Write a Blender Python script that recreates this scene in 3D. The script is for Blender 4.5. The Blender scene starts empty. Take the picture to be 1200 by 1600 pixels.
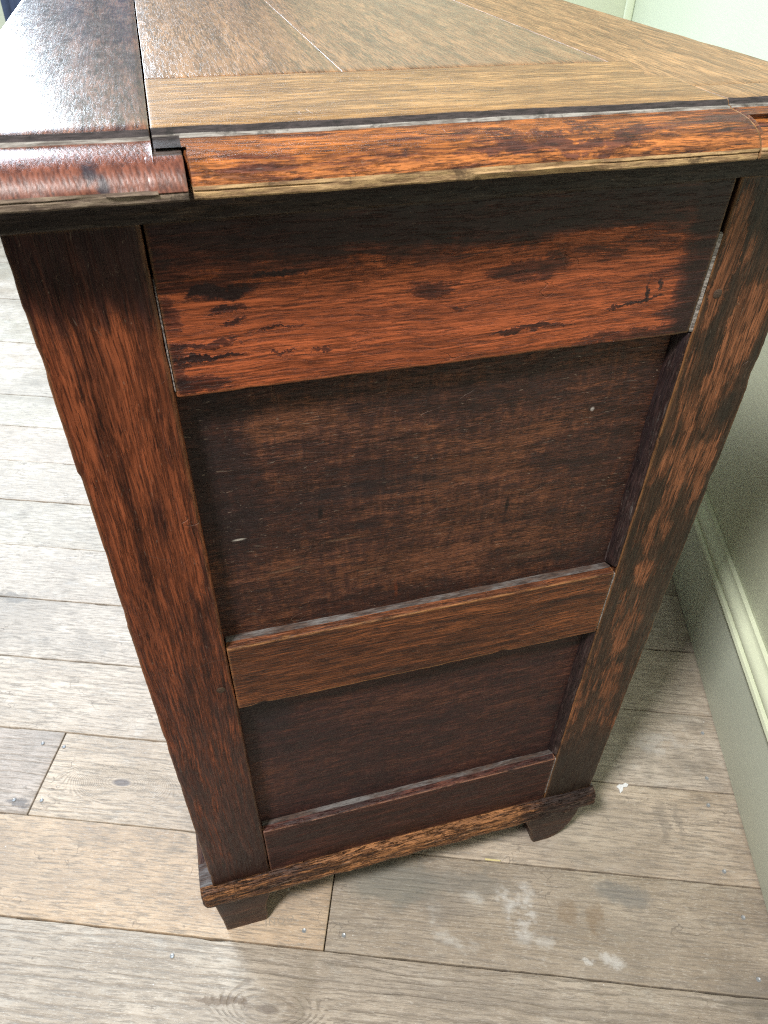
import bpy, math, random
from mathutils import Vector, Matrix, noise
random.seed(4)
SC = bpy.context.scene
COL = SC.collection
R = math.radians

# ---------------------------------------------------------------- camera
TH = 0.35820                                   # chest stands turned by this against the wall and boards
cam_data = bpy.data.cameras.new('camera')
cam = bpy.data.objects.new('camera', cam_data)
COL.objects.link(cam)
cam.matrix_world = (Matrix.Translation((0.08790, -0.40506, 1.04263)) @ Matrix.Rotation(-0.279618, 4, 'Z')
                    @ Matrix.Rotation(0.853037, 4, 'X') @ Matrix.Rotation(0.020268, 4, 'Z'))
cam_data.sensor_fit = 'VERTICAL'
cam_data.sensor_height = 36.0
cam_data.lens = 1145.73 / 1600 * 36.0
cam_data.clip_start = 0.01
cam_data.clip_end = 60
cam_data.dof.use_dof = True
cam_data.dof.focus_distance = 0.60
cam_data.dof.aperture_fstop = 20.0
SC.camera = cam

# ---------------------------------------------------------------- world and lamps
world = bpy.data.worlds.new('World')
SC.world = world
world.use_nodes = True
bg = world.node_tree.nodes['Background']
bg.inputs['Color'].default_value = (0.97, 0.94, 1.03, 1)
bg.inputs['Strength'].default_value = 0.09


def area(name, loc, target, sx, sy, power, col):
    d = bpy.data.lights.new(name, 'AREA')
    d.shape = 'RECTANGLE'
    d.size, d.size_y, d.energy, d.color = sx, sy, power, col
    o = bpy.data.objects.new(name, d)
    COL.objects.link(o)
    o.location = loc
    o.rotation_euler = (Vector(target) - Vector(loc)).to_track_quat('-Z', 'Y').to_euler()
    return o


area('ceiling_lamp', (-0.86, -0.78, 2.80), (0.25, 0.05, 0.4), 0.36, 0.36, 106, (1.0, 0.965, 0.93))
area('window_light', (-0.76, 2.12, 1.66), (-0.3, 0.3, 0.6), 0.9, 0.95, 94, (0.72, 0.86, 1.0))

SC.cycles.use_denoising = False               # keep the fine grain of the wood; the samples suffice
SC.cycles.filter_width = 1.1
SC.cycles.sampling_pattern = 'BLUE_NOISE'
world.cycles.sampling_method = 'NONE'
SC.cycles.max_bounces = 5
SC.cycles.sample_clamp_indirect = 3.0
SC.view_settings.view_transform = 'Standard'
SC.view_settings.look = 'None'
SC.view_settings.exposure = 0.0
SC.view_settings.gamma = 1.0


# ---------------------------------------------------------------- node helpers
class G:
    def __init__(s, name, rough=0.5):
        s.m = bpy.data.materials.new(name)
        s.m.use_nodes = True
        s.t = s.m.node_tree
        s.N, s.L = s.t.nodes, s.t.links
        s.b = s.N['Principled BSDF']
        s.b.inputs['Roughness'].default_value = rough

    def put(s, sock, v):
        if isinstance(v, bpy.types.NodeSocket):
            s.L.new(v, sock)
        elif isinstance(v, (tuple, list)) and len(v) == 3 and sock.type == 'RGBA':
            sock.default_value = (*v, 1)
        else:
            sock.default_value = v

    def math(s, op, a, b=0.0, c=0.0, clamp=False):
        n = s.N.new('ShaderNodeMath')
        n.operation = op
        n.use_clamp = clamp
        for i, v in enumerate((a, b, c)):
            s.put(n.inputs[i], v)
        return n.outputs[0]

    def add(s, a, b): return s.math('ADD', a, b)
    def sub(s, a, b): return s.math('SUBTRACT', a, b)
    def mul(s, a, b): return s.math('MULTIPLY', a, b)
    def mx(s, a, b): return s.math('MAXIMUM', a, b)

    def step(s, v, lo, hi, a=0.0, b=1.0):
        n = s.N.new('ShaderNodeMapRange')
        n.interpolation_type = 'SMOOTHSTEP'
        s.put(n.inputs[0], v)
        for i, q in enumerate((lo, hi, a, b)):
            s.put(n.inputs[i + 1], q)
        return n.outputs[0]

    def sep(s, v):
        n = s.N.new('ShaderNodeSeparateXYZ')
        s.put(n.inputs[0], v)
        return n.outputs

    def comb(s, a, b, c):
        n = s.N.new('ShaderNodeCombineXYZ')
        for i, v in enumerate((a, b, c)):
            s.put(n.inputs[i], v)
        return n.outputs[0]

    def obj(s):
        return s.N.new('ShaderNodeTexCoord').outputs['Object']

    def noise(s, vec, scale, detail=4, rough=0.55, dist=0.0, col=False):
        n = s.N.new('ShaderNodeTexNoise')
        s.put(n.inputs['Vector'], vec)
        s.put(n.inputs['Scale'], scale)
        n.inputs['Detail'].default_value = detail
        n.inputs['Roughness'].default_value = rough
        n.inputs['Distortion'].default_value = dist
        return n.outputs[1 if col else 0]

    def scl(s, vec, k, off=(0, 0, 0)):
        n = s.N.new('ShaderNodeVectorMath')
        n.operation = 'MULTIPLY_ADD'
        s.put(n.inputs[0], vec)
        n.inputs[1].default_value = k
        s.put(n.inputs[2], off)
        return n.outputs[0]

    def vadd(s, a, b):
        n = s.N.new('ShaderNodeVectorMath')
        s.put(n.inputs[0], a)
        s.put(n.inputs[1], b)
        return n.outputs[0]

    def mix(s, f, a, b, mode='MIX'):
        n = s.N.new('ShaderNodeMix')
        n.data_type = 'RGBA'
        n.blend_type = mode
        s.put(n.inputs[0], f)
        s.put(n.inputs[6], a)
        s.put(n.inputs[7], b)
        return n.outputs[2]

    def ramp(s, f, stops):
        n = s.N.new('ShaderNodeValToRGB')
        e = n.color_ramp.elements
        while len(e) < len(stops):
            e.new(0.5)
        for k, (p, c) in zip(e, stops):
            k.position = p
            k.color = (*c, 1)
        s.put(n.inputs[0], f)
        return n.outputs[0]

    def blob(s, vec, c, r, lo=1.35, hi=0.45):
        """1 inside an ellipsoid round c with radii r (vec in metres), soft outside"""
        n = s.N.new('ShaderNodeVectorMath')
        n.operation = 'MULTIPLY_ADD'
        s.put(n.inputs[0], vec)
        n.inputs[1].default_value = tuple(1 / q for q in r)
        n.inputs[2].default_value = tuple(-a / q for a, q in zip(c, r))
        l = s.N.new('ShaderNodeVectorMath')
        l.operation = 'LENGTH'
        s.L.new(n.outputs[0], l.inputs[0])
        return s.step(l.outputs['Value'], lo, hi)

    def edge(s, radius):
        """how strongly the surface bends here: 1 on worn arrises"""
        bv = s.N.new('ShaderNodeBevel')
        bv.samples = 4
        bv.inputs['Radius'].default_value = radius
        ge = s.N.new('ShaderNodeNewGeometry')
        d = s.N.new('ShaderNodeVectorMath')
        d.operation = 'DOT_PRODUCT'
        s.L.new(bv.outputs[0], d.inputs[0])
        s.L.new(ge.outputs['Normal'], d.inputs[1])
        return s.step(d.outputs['Value'], 0.992, 0.90)

    def bump(s, h, strength, dist):
        n = s.N.new('ShaderNodeBump')
        n.inputs['Strength'].default_value = strength
        n.inputs['Distance'].default_value = dist
        s.put(n.inputs['Height'], h)
        s.L.new(n.outputs[0], s.b.inputs['Normal'])


BIG = 9.0


def oak(name, axis, seed, dark, mid, worn, wear=0.0, wscale=1.0, plus=(), minus=(), edgecol=(0.42, 0.24, 0.10),
        edgew=0.6, rough=0.42, fib=1.0, coat=0.03, scratches=0.5, bumpk=1.0, sharp=7.0, spec=0.24, rag=1.0, mot=0.0, flk=1.0, marks=(), lng=1.0, wid=1.0, cross=0.0):
    """stained oak: dark polish (dark/mid) worn through to a warmer ground colour (worn)"""
    g = G(name, rough)
    P = g.obj()
    x, y, z = g.sep(P)
    u, v, w = {'X': (x, y, z), 'Y': (y, x, z), 'Z': (z, x, y)}[axis]
    Q = g.comb(u, v, w)
    warp = g.noise(Q, 9.0, 3, 0.5, col=True)
    Q0 = g.vadd(Q, g.scl(warp, (0.0, 0.008, 0.008), (seed * 1.7, seed * 0.31 - 0.004, seed * 0.53 - 0.004)))
    Qw = g.scl(Q0, (lng, wid, wid)) if lng != 1 or wid != 1 else Q0
    fine = g.noise(g.scl(Qw, (46, 760, 760)), 1, 4, 0.7)
    fleck = g.noise(g.scl(Qw, (30, 350, 350)), 1, 5, 0.7)
    med = g.noise(g.scl(Qw, (9, 110, 110)), 1, 6, 0.62)
    big = g.noise(g.scl(Qw, (5.0, 16, 16)), wscale, 8, 0.62)
    ragged = g.noise(g.scl(Qw, (19, 110, 110)), wscale, 9, 0.72)
    mott = g.noise(g.scl(Qw, (60, 130, 130)), 1, 6, 0.7)
    # where the polish has gone
    bias = wear
    wv = g.add(g.mul(g.sub(big, 0.5), 2.6), g.mul(g.sub(ragged, 0.5), 3.4 * rag))
    wv = g.add(wv, g.mul(g.sub(med, 0.5), 1.2 * rag))
    wv = g.add(wv, g.mul(g.sub(fleck, 0.5), 2.6 * flk))
    if mot:
        wv = g.add(wv, g.mul(g.sub(g.noise(g.scl(Q, (70, 170, 170)), 1, 8, 0.75), 0.5), mot))
    Pw = g.vadd(P, g.scl(g.noise(P, 30, 6, 0.72, col=True), (0.03, 0.03, 0.03), (-0.015, -0.015, -0.015)))
    wv = g.add(wv, bias)
    if cross:
        # ray figure crossing the grain
        wv = g.add(wv, g.mul(g.sub(g.noise(g.vadd(g.scl(Q0, (230, 34, 34)), g.scl(warp, (6, 6, 6))), 1, 4, 0.6), 0.5), cross))
    for c, r, a in plus:
        wv = g.add(wv, g.mul(g.blob(Pw, c, r), a))
    for c, r, a in minus:
        wv = g.sub(wv, g.mul(g.blob(Pw, c, r), a))
    mask = g.step(wv, -1.3 / sharp, 1.3 / sharp)
    mask2 = g.step(wv, -1.45, 0.10)
    fm = g.step(g.add(g.mul(fine, 0.65), g.mul(med, 0.35)), 0.40, 0.60)
    dash = g.step(g.add(g.mul(g.noise(g.scl(Qw, (42, 560, 560)), 1, 5, 0.7), 0.7), g.mul(fleck, 0.3)), 0.515, 0.57)
    cw = g.mix(fm, tuple(q * 0.42 for q in worn), tuple(min(1, q * 1.5) for q in worn))
    tone = g.step(g.noise(g.scl(Qw, (14, 70, 70), (3.3, 1.1, 0.4)), 1, 6, 0.68), 0.34, 0.62)
    cw = g.mix(g.mul(g.sub(1.0, tone), 0.62), cw, tuple(0.45 * q + 0.35 * p for q, p in zip(worn, mid)))
    cm = g.mix(fm, tuple(q * 0.4 for q in mid), tuple(q * 1.7 for q in mid))
    cd = g.mix(g.step(mott, 0.35, 0.7), dark, tuple(q * 1.9 for q in dark))
    c = g.mix(mask2, cd, cm)
    c = g.mix(mask, c, cw)
    c = g.mix(g.mul(dash, 0.62 * fib), c, tuple(0.40 * q + 0.55 * p for q, p in zip(mid, dark)))
    # open pores filled with old wax and dirt
    pores = g.noise(g.scl(Qw, (75, 700, 700)), 1, 3, 0.6)
    pm = g.step(pores, 0.575, 0.64)
    c = g.mix(g.mul(pm, 0.75 * fib), c, tuple(q * 0.5 for q in dark))
    spots = g.step(g.noise(Q, 55.0, 4, 0.6), 0.70, 0.76)
    c = g.mix(g.mul(spots, 0.7), c, dark)
    # fine pale scratches and dust
    sc = g.step(g.noise(g.vadd(g.scl(Q, (110, 620, 620)), g.scl(warp, (30, 30, 30))), 1, 3, 0.6), 0.65, 0.72)
    c = g.mix(g.mul(sc, scratches * 0.5), c, (0.34, 0.25, 0.19))
    for cc, rr, colr, a in marks:
        c = g.mix(g.mul(g.blob(g.vadd(P, g.scl(warp, (0.012, 0.012, 0.012), (-0.006, -0.006, -0.006))), cc, rr), a), c, colr)
    # long hair scratches and dents, light where fresh
    ls = g.math('ABSOLUTE', g.sub(g.noise(g.vadd(g.scl(P, (16, 16, 26)), (seed, 0, seed)), 1, 2, 0.45), 0.5))
    lm = g.mul(g.step(ls, 0.0035, 0.0008), g.step(g.noise(P, 23, 3, 0.6), 0.54, 0.62))
    c = g.mix(g.mul(lm, 0.55 * scratches), c, (0.22, 0.13, 0.09))
    if edgew:
        e = g.edge(0.0035)
        em = g.mul(e, g.step(g.add(g.mul(ragged, 0.5), g.mul(mott, 0.5)), 0.37, 0.52))
        c = g.mix(g.mul(em, edgew), c, edgecol)
    g.put(g.b.inputs['Base Color'], c)
    rr = g.add(g.mul(g.sub(mott, 0.5), 0.5), g.add(rough, g.mul(mask, 0.06)))
    g.put(g.b.inputs['Roughness'], g.math('ADD', rr, g.mul(g.sub(fine, 0.5), 0.25), clamp=True))
    g.b.inputs['Coat Weight'].default_value = coat
    g.b.inputs['Specular IOR Level'].default_value = spec
    g.b.inputs['Coat Roughness'].default_value = 0.32
    h = g.add(g.mul(fine, 0.35), g.add(g.mul(med, 0.5), g.mul(ragged, 0.5)))
    h = g.sub(g.sub(h, g.mul(dash, 0.35)), g.mul(lm, 0.9))
    h = g.sub(h, g.mul(g.mul(mask, 0.3), 1.0))
    g.bump(h, 0.8 * bumpk, 0.0012)
    return g.m


DARK = (0.020, 0.0080, 0.0070)
RED = (0.050, 0.018, 0.010)
M = {}
M['stile_front'] = oak('oak_front_stile', 'Z', 1.0, DARK, (0.070, 0.021, 0.012), (0.20, 0.053, 0.021), -0.10, 1.3,
                       plus=[((0.03, 0, 0.78), (0.05, BIG, 0.16), 0.55), ((0.035, 0, 0.62), (0.03, BIG, 0.12), 0.3)],
                       minus=[((0.035, 0, 0.90), (0.06, BIG, 0.055), 1.5), ((0.06, 0, 0.20), (0.03, BIG, 0.16), 0.7),  # first blob: polish kept dark, partly as painted shade of the overhang
                              ((0.035, 0, 0.13), (0.06, BIG, 0.05), 0.8)], edgecol=(0.40, 0.21, 0.09), edgew=0.9, fib=0.85, sharp=3.6, lng=0.55, wid=0.85)
M['stile_back'] = oak('oak_back_stile', 'Z', 2.3, (0.018, 0.012, 0.009), (0.055, 0.025, 0.014), (0.22, 0.080, 0.036), -0.42, 1.1,
                      plus=[((0.442, 0, 0.85), (0.008, BIG, 0.05), 1.4), ((0.472, 0, 0.795), (0.020, BIG, 0.042), 1.1),
                            ((0.464, 0, 0.735), (0.020, BIG, 0.034), 0.6), ((0.462, 0, 0.668), (0.026, BIG, 0.034), 0.6), ((0.488, 0, 0.655), (0.006, BIG, 0.05), 0.9),
                            ((0.460, 0, 0.600), (0.018, BIG, 0.036), 0.6), ((0.466, 0, 0.545), (0.018, BIG, 0.02), 0.7),
                            ((0.470, 0, 0.455), (0.016, BIG, 0.04), 0.7), ((0.472, 0, 0.37), (0.016, BIG, 0.035), 0.6)],
                      minus=[((0.48, 0, 0.89), (0.03, BIG, 0.035), 1.3), ((0.465, 0, 0.17), (0.05, BIG, 0.09), 0.7), ((0.455, 0, 0.79), (0.006, BIG, 0.05), 0.8),  # first blob: overhang's shade put into the colour, along with old polish
                             ((0.485, 0, 0.725), (0.010, BIG, 0.014), 1.0)],
                      edgecol=(0.40, 0.19, 0.07), edgew=0.85, sharp=5.5, lng=0.75, flk=0.6, wid=0.8)
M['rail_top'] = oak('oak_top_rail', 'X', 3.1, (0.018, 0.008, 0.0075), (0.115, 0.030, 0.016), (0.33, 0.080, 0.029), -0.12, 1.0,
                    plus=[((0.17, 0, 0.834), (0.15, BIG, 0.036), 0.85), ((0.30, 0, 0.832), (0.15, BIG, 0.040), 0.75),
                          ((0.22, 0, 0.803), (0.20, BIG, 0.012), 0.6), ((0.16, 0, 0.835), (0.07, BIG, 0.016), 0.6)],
                    minus=[((0.25, 0, 0.897), (0.5, BIG, 0.022), 1.3), ((0.428, 0, 0.85), (0.020, BIG, 0.08), 1.6),  # first blob: shade below the top painted in, with some real dark polish
                           ((0.109, 0, 0.860), (0.015, BIG, 0.0045), 1.9), ((0.095, 0, 0.862), (0.010, BIG, 0.0025), 1.9),
                           ((0.110, 0, 0.8485), (0.011, BIG, 0.0035), 1.8), ((0.111, 0, 0.8394), (0.0075, BIG, 0.0022), 2.0),
                           ((0.1326, 0, 0.8352), (0.012, BIG, 0.0016), 2.0), ((0.150, 0, 0.8345), (0.012, BIG, 0.0012), 1.9),
                           ((0.137, 0, 0.8187), (0.009, BIG, 0.0014), 1.9), ((0.160, 0, 0.8165), (0.010, BIG, 0.0012), 1.7),
                           ((0.139, 0, 0.8693), (0.018, BIG, 0.0022), 1.7), ((0.2285, 0, 0.8475), (0.024, BIG, 0.008), 1.5),
                           ((0.290, 0, 0.856), (0.032, BIG, 0.008), 1.5), ((0.25, 0, 0.8362), (0.018, BIG, 0.003), 1.3),
                           ((0.300, 0, 0.8150), (0.035, BIG, 0.0022), 1.6), ((0.376, 0, 0.8245), (0.022, BIG, 0.0018), 2.0),
                           ((0.3835, 0, 0.8310), (0.0017, BIG, 0.0085), 2.0), ((0.3935, 0, 0.8350), (0.0018, BIG, 0.0045), 1.9),
                           ((0.074, 0, 0.828), (0.008, BIG, 0.035), 1.0), ((0.092, 0, 0.829), (0.022, BIG, 0.0026), 1.7),
                           ((0.090, 0, 0.820), (0.026, BIG, 0.0022), 2.2), ((0.088, 0, 0.803), (0.024, BIG, 0.006), 1.2),
                           ((0.38, 0, 0.802), (0.07, BIG, 0.005), 1.0)],
                    edgew=0.5, sharp=6.5, scratches=0.2, flk=0.75, fib=0.6, rag=1.25, lng=0.8)
M['rail_mid'] = oak('oak_middle_rail', 'X', 4.4, (0.020, 0.010, 0.008), (0.085, 0.028, 0.013), (0.20, 0.065, 0.024), 0.05, 1.4,
                    edgecol=(0.46, 0.22, 0.08), edgew=0.85, fib=1.0, sharp=3, lng=0.7)
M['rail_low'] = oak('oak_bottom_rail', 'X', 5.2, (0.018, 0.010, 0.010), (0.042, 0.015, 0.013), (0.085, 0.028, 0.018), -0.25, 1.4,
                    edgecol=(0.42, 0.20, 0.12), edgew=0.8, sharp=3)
M['panel_a'] = oak('oak_upper_panel', 'X', 6.7, (0.017, 0.009, 0.0085), (0.056, 0.020, 0.013), (0.150, 0.054, 0.026), -0.34, 1.0,
                   plus=[((0.25, 0, 0.63), (0.14, BIG, 0.05), 0.35), ((0.30, 0, 0.59), (0.10, BIG, 0.03), 0.3),
                         ((0.28, 0, 0.71), (0.07, BIG, 0.03), 0.25), ((0.13, 0, 0.76), (0.04, BIG, 0.02), 0.5)],
                   minus=[((0.09, 0, 0.72), (0.025, BIG, 0.09), 0.8)], edgew=0, rough=0.50, sharp=3.2, scratches=0.9, bumpk=1.3, coat=0.05, spec=0.3, rag=0.30, mot=2.4, fib=0.35, flk=0.6, lng=1.6, wid=1.25, cross=1.5,
                   marks=[((0.0946, 0, 0.6582), (0.005, BIG, 0.0010), (0.42, 0.38, 0.34), 0.9), ((0.3733, 0, 0.7323), (0.0016, BIG, 0.002), (0.45, 0.40, 0.38), 0.9),
                          ((0.2209, 0, 0.570), (0.0018, BIG, 0.010), (0.12, 0.03, 0.012), 0.8), ((0.158, 0, 0.672), (0.0022, BIG, 0.007), (0.006, 0.004, 0.004), 0.85),
                          ((0.315, 0, 0.648), (0.0020, BIG, 0.009), (0.006, 0.004, 0.004), 0.85), ((0.175, 0, 0.640), (0.016, BIG, 0.0012), (0.16, 0.08, 0.045), 0.6),
                          ((0.13, 0, 0.618), (0.018, BIG, 0.0014), (0.17, 0.085, 0.045), 0.6), ((0.20, 0, 0.600), (0.012, BIG, 0.0012), (0.16, 0.08, 0.045), 0.6),
                          ((0.20, 0, 0.69), (0.08, BIG, 0.010), (0.016, 0.012, 0.014), 0.45), ((0.34, 0, 0.585), (0.02, BIG, 0.003), (0.14, 0.07, 0.04), 0.5)])
M['panel_b'] = oak('oak_lower_panel', 'X', 7.9, (0.015, 0.009, 0.010), (0.052, 0.018, 0.015), (0.13, 0.048, 0.028), -0.35, 1.0,
                   minus=[((0.09, 0, 0.43), (0.03, BIG, 0.04), 1.0)], edgew=0, rough=0.52, sharp=2.6, scratches=0.4, coat=0.05, spec=0.3, rag=0.4, mot=1.6, fib=0.4, lng=1.4, wid=1.2, cross=0.9)
M['base'] = oak('oak_base_moulding', 'X', 8.2, (0.020, 0.013, 0.012), (0.085, 0.040, 0.024), (0.32, 0.14, 0.055), -0.08, 2.2,
                plus=[((0.27, 0, 0.11), (0.14, BIG, 0.03), 0.4)], minus=[((0.46, 0, 0.115), (0.06, BIG, 0.03), 0.9)],
                edgecol=(0.34, 0.26, 0.20), edgew=0.45, sharp=4, bumpk=2.2)
M['base_front'] = oak('oak_base_moulding_front', 'Y', 8.9, (0.020, 0.013, 0.014), (0.075, 0.038, 0.030), (0.20, 0.10, 0.06), -0.3, 2.0,
                      edgecol=(0.34, 0.28, 0.24), edgew=0.4, sharp=3, rough=0.35)
M['foot'] = oak('oak_foot', 'X', 9.5, (0.020, 0.012, 0.011), (0.050, 0.022, 0.016), (0.10, 0.045, 0.026), -0.35, 1.6, edgew=0.3, sharp=3)
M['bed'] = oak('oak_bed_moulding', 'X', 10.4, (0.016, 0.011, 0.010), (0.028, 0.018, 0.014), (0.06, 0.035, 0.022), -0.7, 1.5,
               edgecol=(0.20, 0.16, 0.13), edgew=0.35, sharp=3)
M['body'] = oak('oak_carcass', 'Z', 11.6, DARK, RED, (0.15, 0.05, 0.02), -0.3, 1.0, edgew=0.4, sharp=3)
TOPD, TOPM, TOPW = (0.060, 0.034, 0.022), (0.135, 0.062, 0.030), (0.33, 0.185, 0.075)
M['top_front'] = oak('oak_top_front_board', 'Y', 12.3, (0.03, 0.014, 0.014), (0.09, 0.035, 0.026), (0.20, 0.09, 0.05), -0.1, 0.8,
                     edgecol=(0.36, 0.24, 0.15), edgew=0.3, rough=0.28, coat=0.85, sharp=2.5, bumpk=0.20, spec=0.5, flk=0.3)
M['top_front'].node_tree.nodes['Principled BSDF'].inputs['Coat Roughness'].default_value = 0.24
M['top_front'].node_tree.nodes['Principled BSDF'].inputs['Coat IOR'].default_value = 1.75
M['top_mid'] = oak('oak_top_middle_board', 'Y', 13.8, TOPD, (0.165, 0.082, 0.042), (0.275, 0.150, 0.072), 0.45, 0.8,
                   edgew=0.0, rough=0.36, coat=0.5, sharp=1.6, bumpk=0.45, spec=0.5, flk=0.4, fib=0.3, rag=0.4, mot=0.8)
M['top_back'] = oak('oak_top_back_board', 'Y', 14.6, TOPD, (0.20, 0.110, 0.050), (0.33, 0.190, 0.085), 0.65, 0.8,
                    edgew=0.0, rough=0.50, coat=0.15, sharp=1.6, bumpk=0.45, spec=0.5, flk=0.4, fib=0.3, rag=0.4, mot=0.8)
M['top_side'] = oak('oak_top_side_board', 'X', 15.7, (0.05, 0.027, 0.018), (0.17, 0.085, 0.036), (0.34, 0.195, 0.080), 0.75, 0.9,
                    edgecol=(0.30, 0.16, 0.08), edgew=0.0, rough=0.50, coat=0.15, sharp=2.4, fib=0.5, bumpk=0.8, spec=0.5,
                    minus=[])
M['top_edge'] = oak('oak_top_moulded_edge', 'X', 16.9, (0.040, 0.020, 0.020), (0.12, 0.038, 0.020), (0.37, 0.125, 0.034), 0.00, 1.2,
                    plus=[((0.15, 0, 0.92), (0.10, BIG, BIG), 0.25)],
                    minus=[((0.30, 0, 0.934), (0.06, BIG, 0.004), 0.8), ((0.14, 0, 0.915), (0.05, BIG, 0.004), 0.9)],
                    edgecol=(0.20, 0.12, 0.09), edgew=0.25, rough=0.36, sharp=4.5)


def endgrain(name, seed, base, hi):
    g = G(name, 0.42)
    P = g.obj()
    x, y, z = g.sep(P)
    n = g.noise(P, 30, 4, 0.6)
    line = g.math('SINE', g.add(g.mul(x, 2600.0), g.add(g.mul(y, 900.0), g.mul(n, 14.0))))
    sp = g.noise(g.scl(P, (500, 160, 160)), 1, 5, 0.65)
    f = g.step(g.add(g.mul(line, 0.035), sp), 0.32, 0.68)
    c = g.mix(f, base, hi)
    c = g.mix(g.step(g.noise(P, 90, 5, 0.7), 0.58, 0.68), c, (0.03, 0.016, 0.014))
    for cc, rr in (((0.052, -0.012, 0.934), (0.0042, BIG, 0.0035)), ((0.057, -0.015, 0.929), (0.003, BIG, 0.005)), ((0.008, -0.02, 0.926), (0.006, BIG, 0.002))):
        c = g.mix(g.mul(g.blob(g.vadd(P, g.scl(g.noise(P, 200, 3, 0.6, col=True), (0.006, 0.006, 0.006), (-0.003, -0.003, -0.003))), cc, rr), 0.9), c, (0.02, 0.02, 0.03))
    c = g.mix(g.mul(g.step(z, 0.9145, 0.9115), g.step(sp, 0.45, 0.6)), c, (0.34, 0.23, 0.12))
    g.put(g.b.inputs['Base Color'], c)
    g.b.inputs['Coat Weight'].default_value = 0.5
    g.b.inputs['Coat Roughness'].default_value = 0.25
    g.bump(g.add(g.mul(line, 0.06), sp), 0.5, 0.0009)
    return g.m


M['endgrain'] = endgrain('oak_end_grain', 1, (0.075, 0.024, 0.016), (0.21, 0.072, 0.044))


def rawwood(name, a, b, s=1.0):
    g = G(name, 0.75)
    P = g.obj()
    n = g.noise(g.scl(P, (60 * s, 500 * s, 500 * s)), 1, 6, 0.7)
    c = g.mix(g.step(n, 0.35, 0.65), a, b)
    c = g.mix(g.mul(g.step(g.noise(P, 70, 5, 0.7), 0.55, 0.66), 0.7), c, tuple(q * 0.3 for q in a))
    g.put(g.b.inputs['Base Color'], c)
    g.bump(n, 0.8, 0.001)
    return g.m


M['raw'] = rawwood('bare_oak_lower_edge', (0.18, 0.10, 0.05), (0.48, 0.31, 0.15))
def dusty():
    g = G('dusty_chamfer', 0.75)
    P = g.obj()
    n = g.noise(g.scl(P, (26, 140, 140)), 1, 6, 0.7)
    n2 = g.noise(g.scl(P, (90, 700, 700)), 1, 4, 0.7)
    c = g.mix(g.step(n2, 0.4, 0.6), (0.024, 0.013, 0.010), (0.070, 0.038, 0.026))
    c = g.mix(g.mul(g.step(n, 0.38, 0.66), g.step(n2, 0.25, 0.55)), c, (0.145, 0.138, 0.138))
    g.put(g.b.inputs['Base Color'], c)
    g.bump(g.add(n, n2), 0.8, 0.0012)
    return g.m


M['dust'] = dusty()
M['dustline'] = rawwood('packed_dust', (0.06, 0.05, 0.045), (0.36, 0.32, 0.29), 1.2)
M['dark'] = rawwood('black_dirt', (0.006, 0.005, 0.006), (0.016, 0.014, 0.014))
M['peg'] = rawwood('oak_peg', (0.035, 0.020, 0.013), (0.09, 0.05, 0.028), 3)


# ---------------------------------------------------------------- geometry helpers
def link(name, verts, faces, mat, parent=None, smooth=True, matidx=None, mats=None):
    me = bpy.data.meshes.new(name)
    me.from_pydata([tuple(v) for v in verts], [], faces)
    for m in (mats or [mat]):
        me.materials.append(m)
    if matidx:
        me.polygons.foreach_set('material_index', matidx)
    if smooth:
        me.polygons.foreach_set('use_smooth', [True] * len(me.polygons))
        try:
            me.set_sharp_from_angle(angle=R(38))
        except Exception:
            pass
    me.update()
    o = bpy.data.objects.new(name, me)
    COL.objects.link(o)
    if parent is not None:
        o.parent = parent
    return o


def rrect(a0, a1, b0, b1, r, step=0.012):
    """rounded rectangle, counter-clockwise, as (a, b, corner?) points"""
    pts = []

    def side(p, q):
        n = max(1, int(math.dist(p, q) / step))
        for i in range(1, n):
            t = i / n
            pts.append((p[0] + (q[0] - p[0]) * t, p[1] + (q[1] - p[1]) * t, 0))

    def corner(cx, cy, a):
        for k in range(4):
            t = R(a + 30 * k)
            pts.append((cx + r * math.cos(t), cy + r * math.sin(t), 1))
    corner(a0 + r, b0 + r, 180); side((a0 + r, b0), (a1 - r, b0))
    corner(a1 - r, b0 + r, 270); side((a1, b0 + r), (a1, b1 - r))
    corner(a1 - r, b1 - r, 0); side((a1 - r, b1), (a0 + r, b1))
    corner(a0 + r, b1 - r, 90); side((a0, b1 - r), (a0, b0 + r))
    return pts


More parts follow.
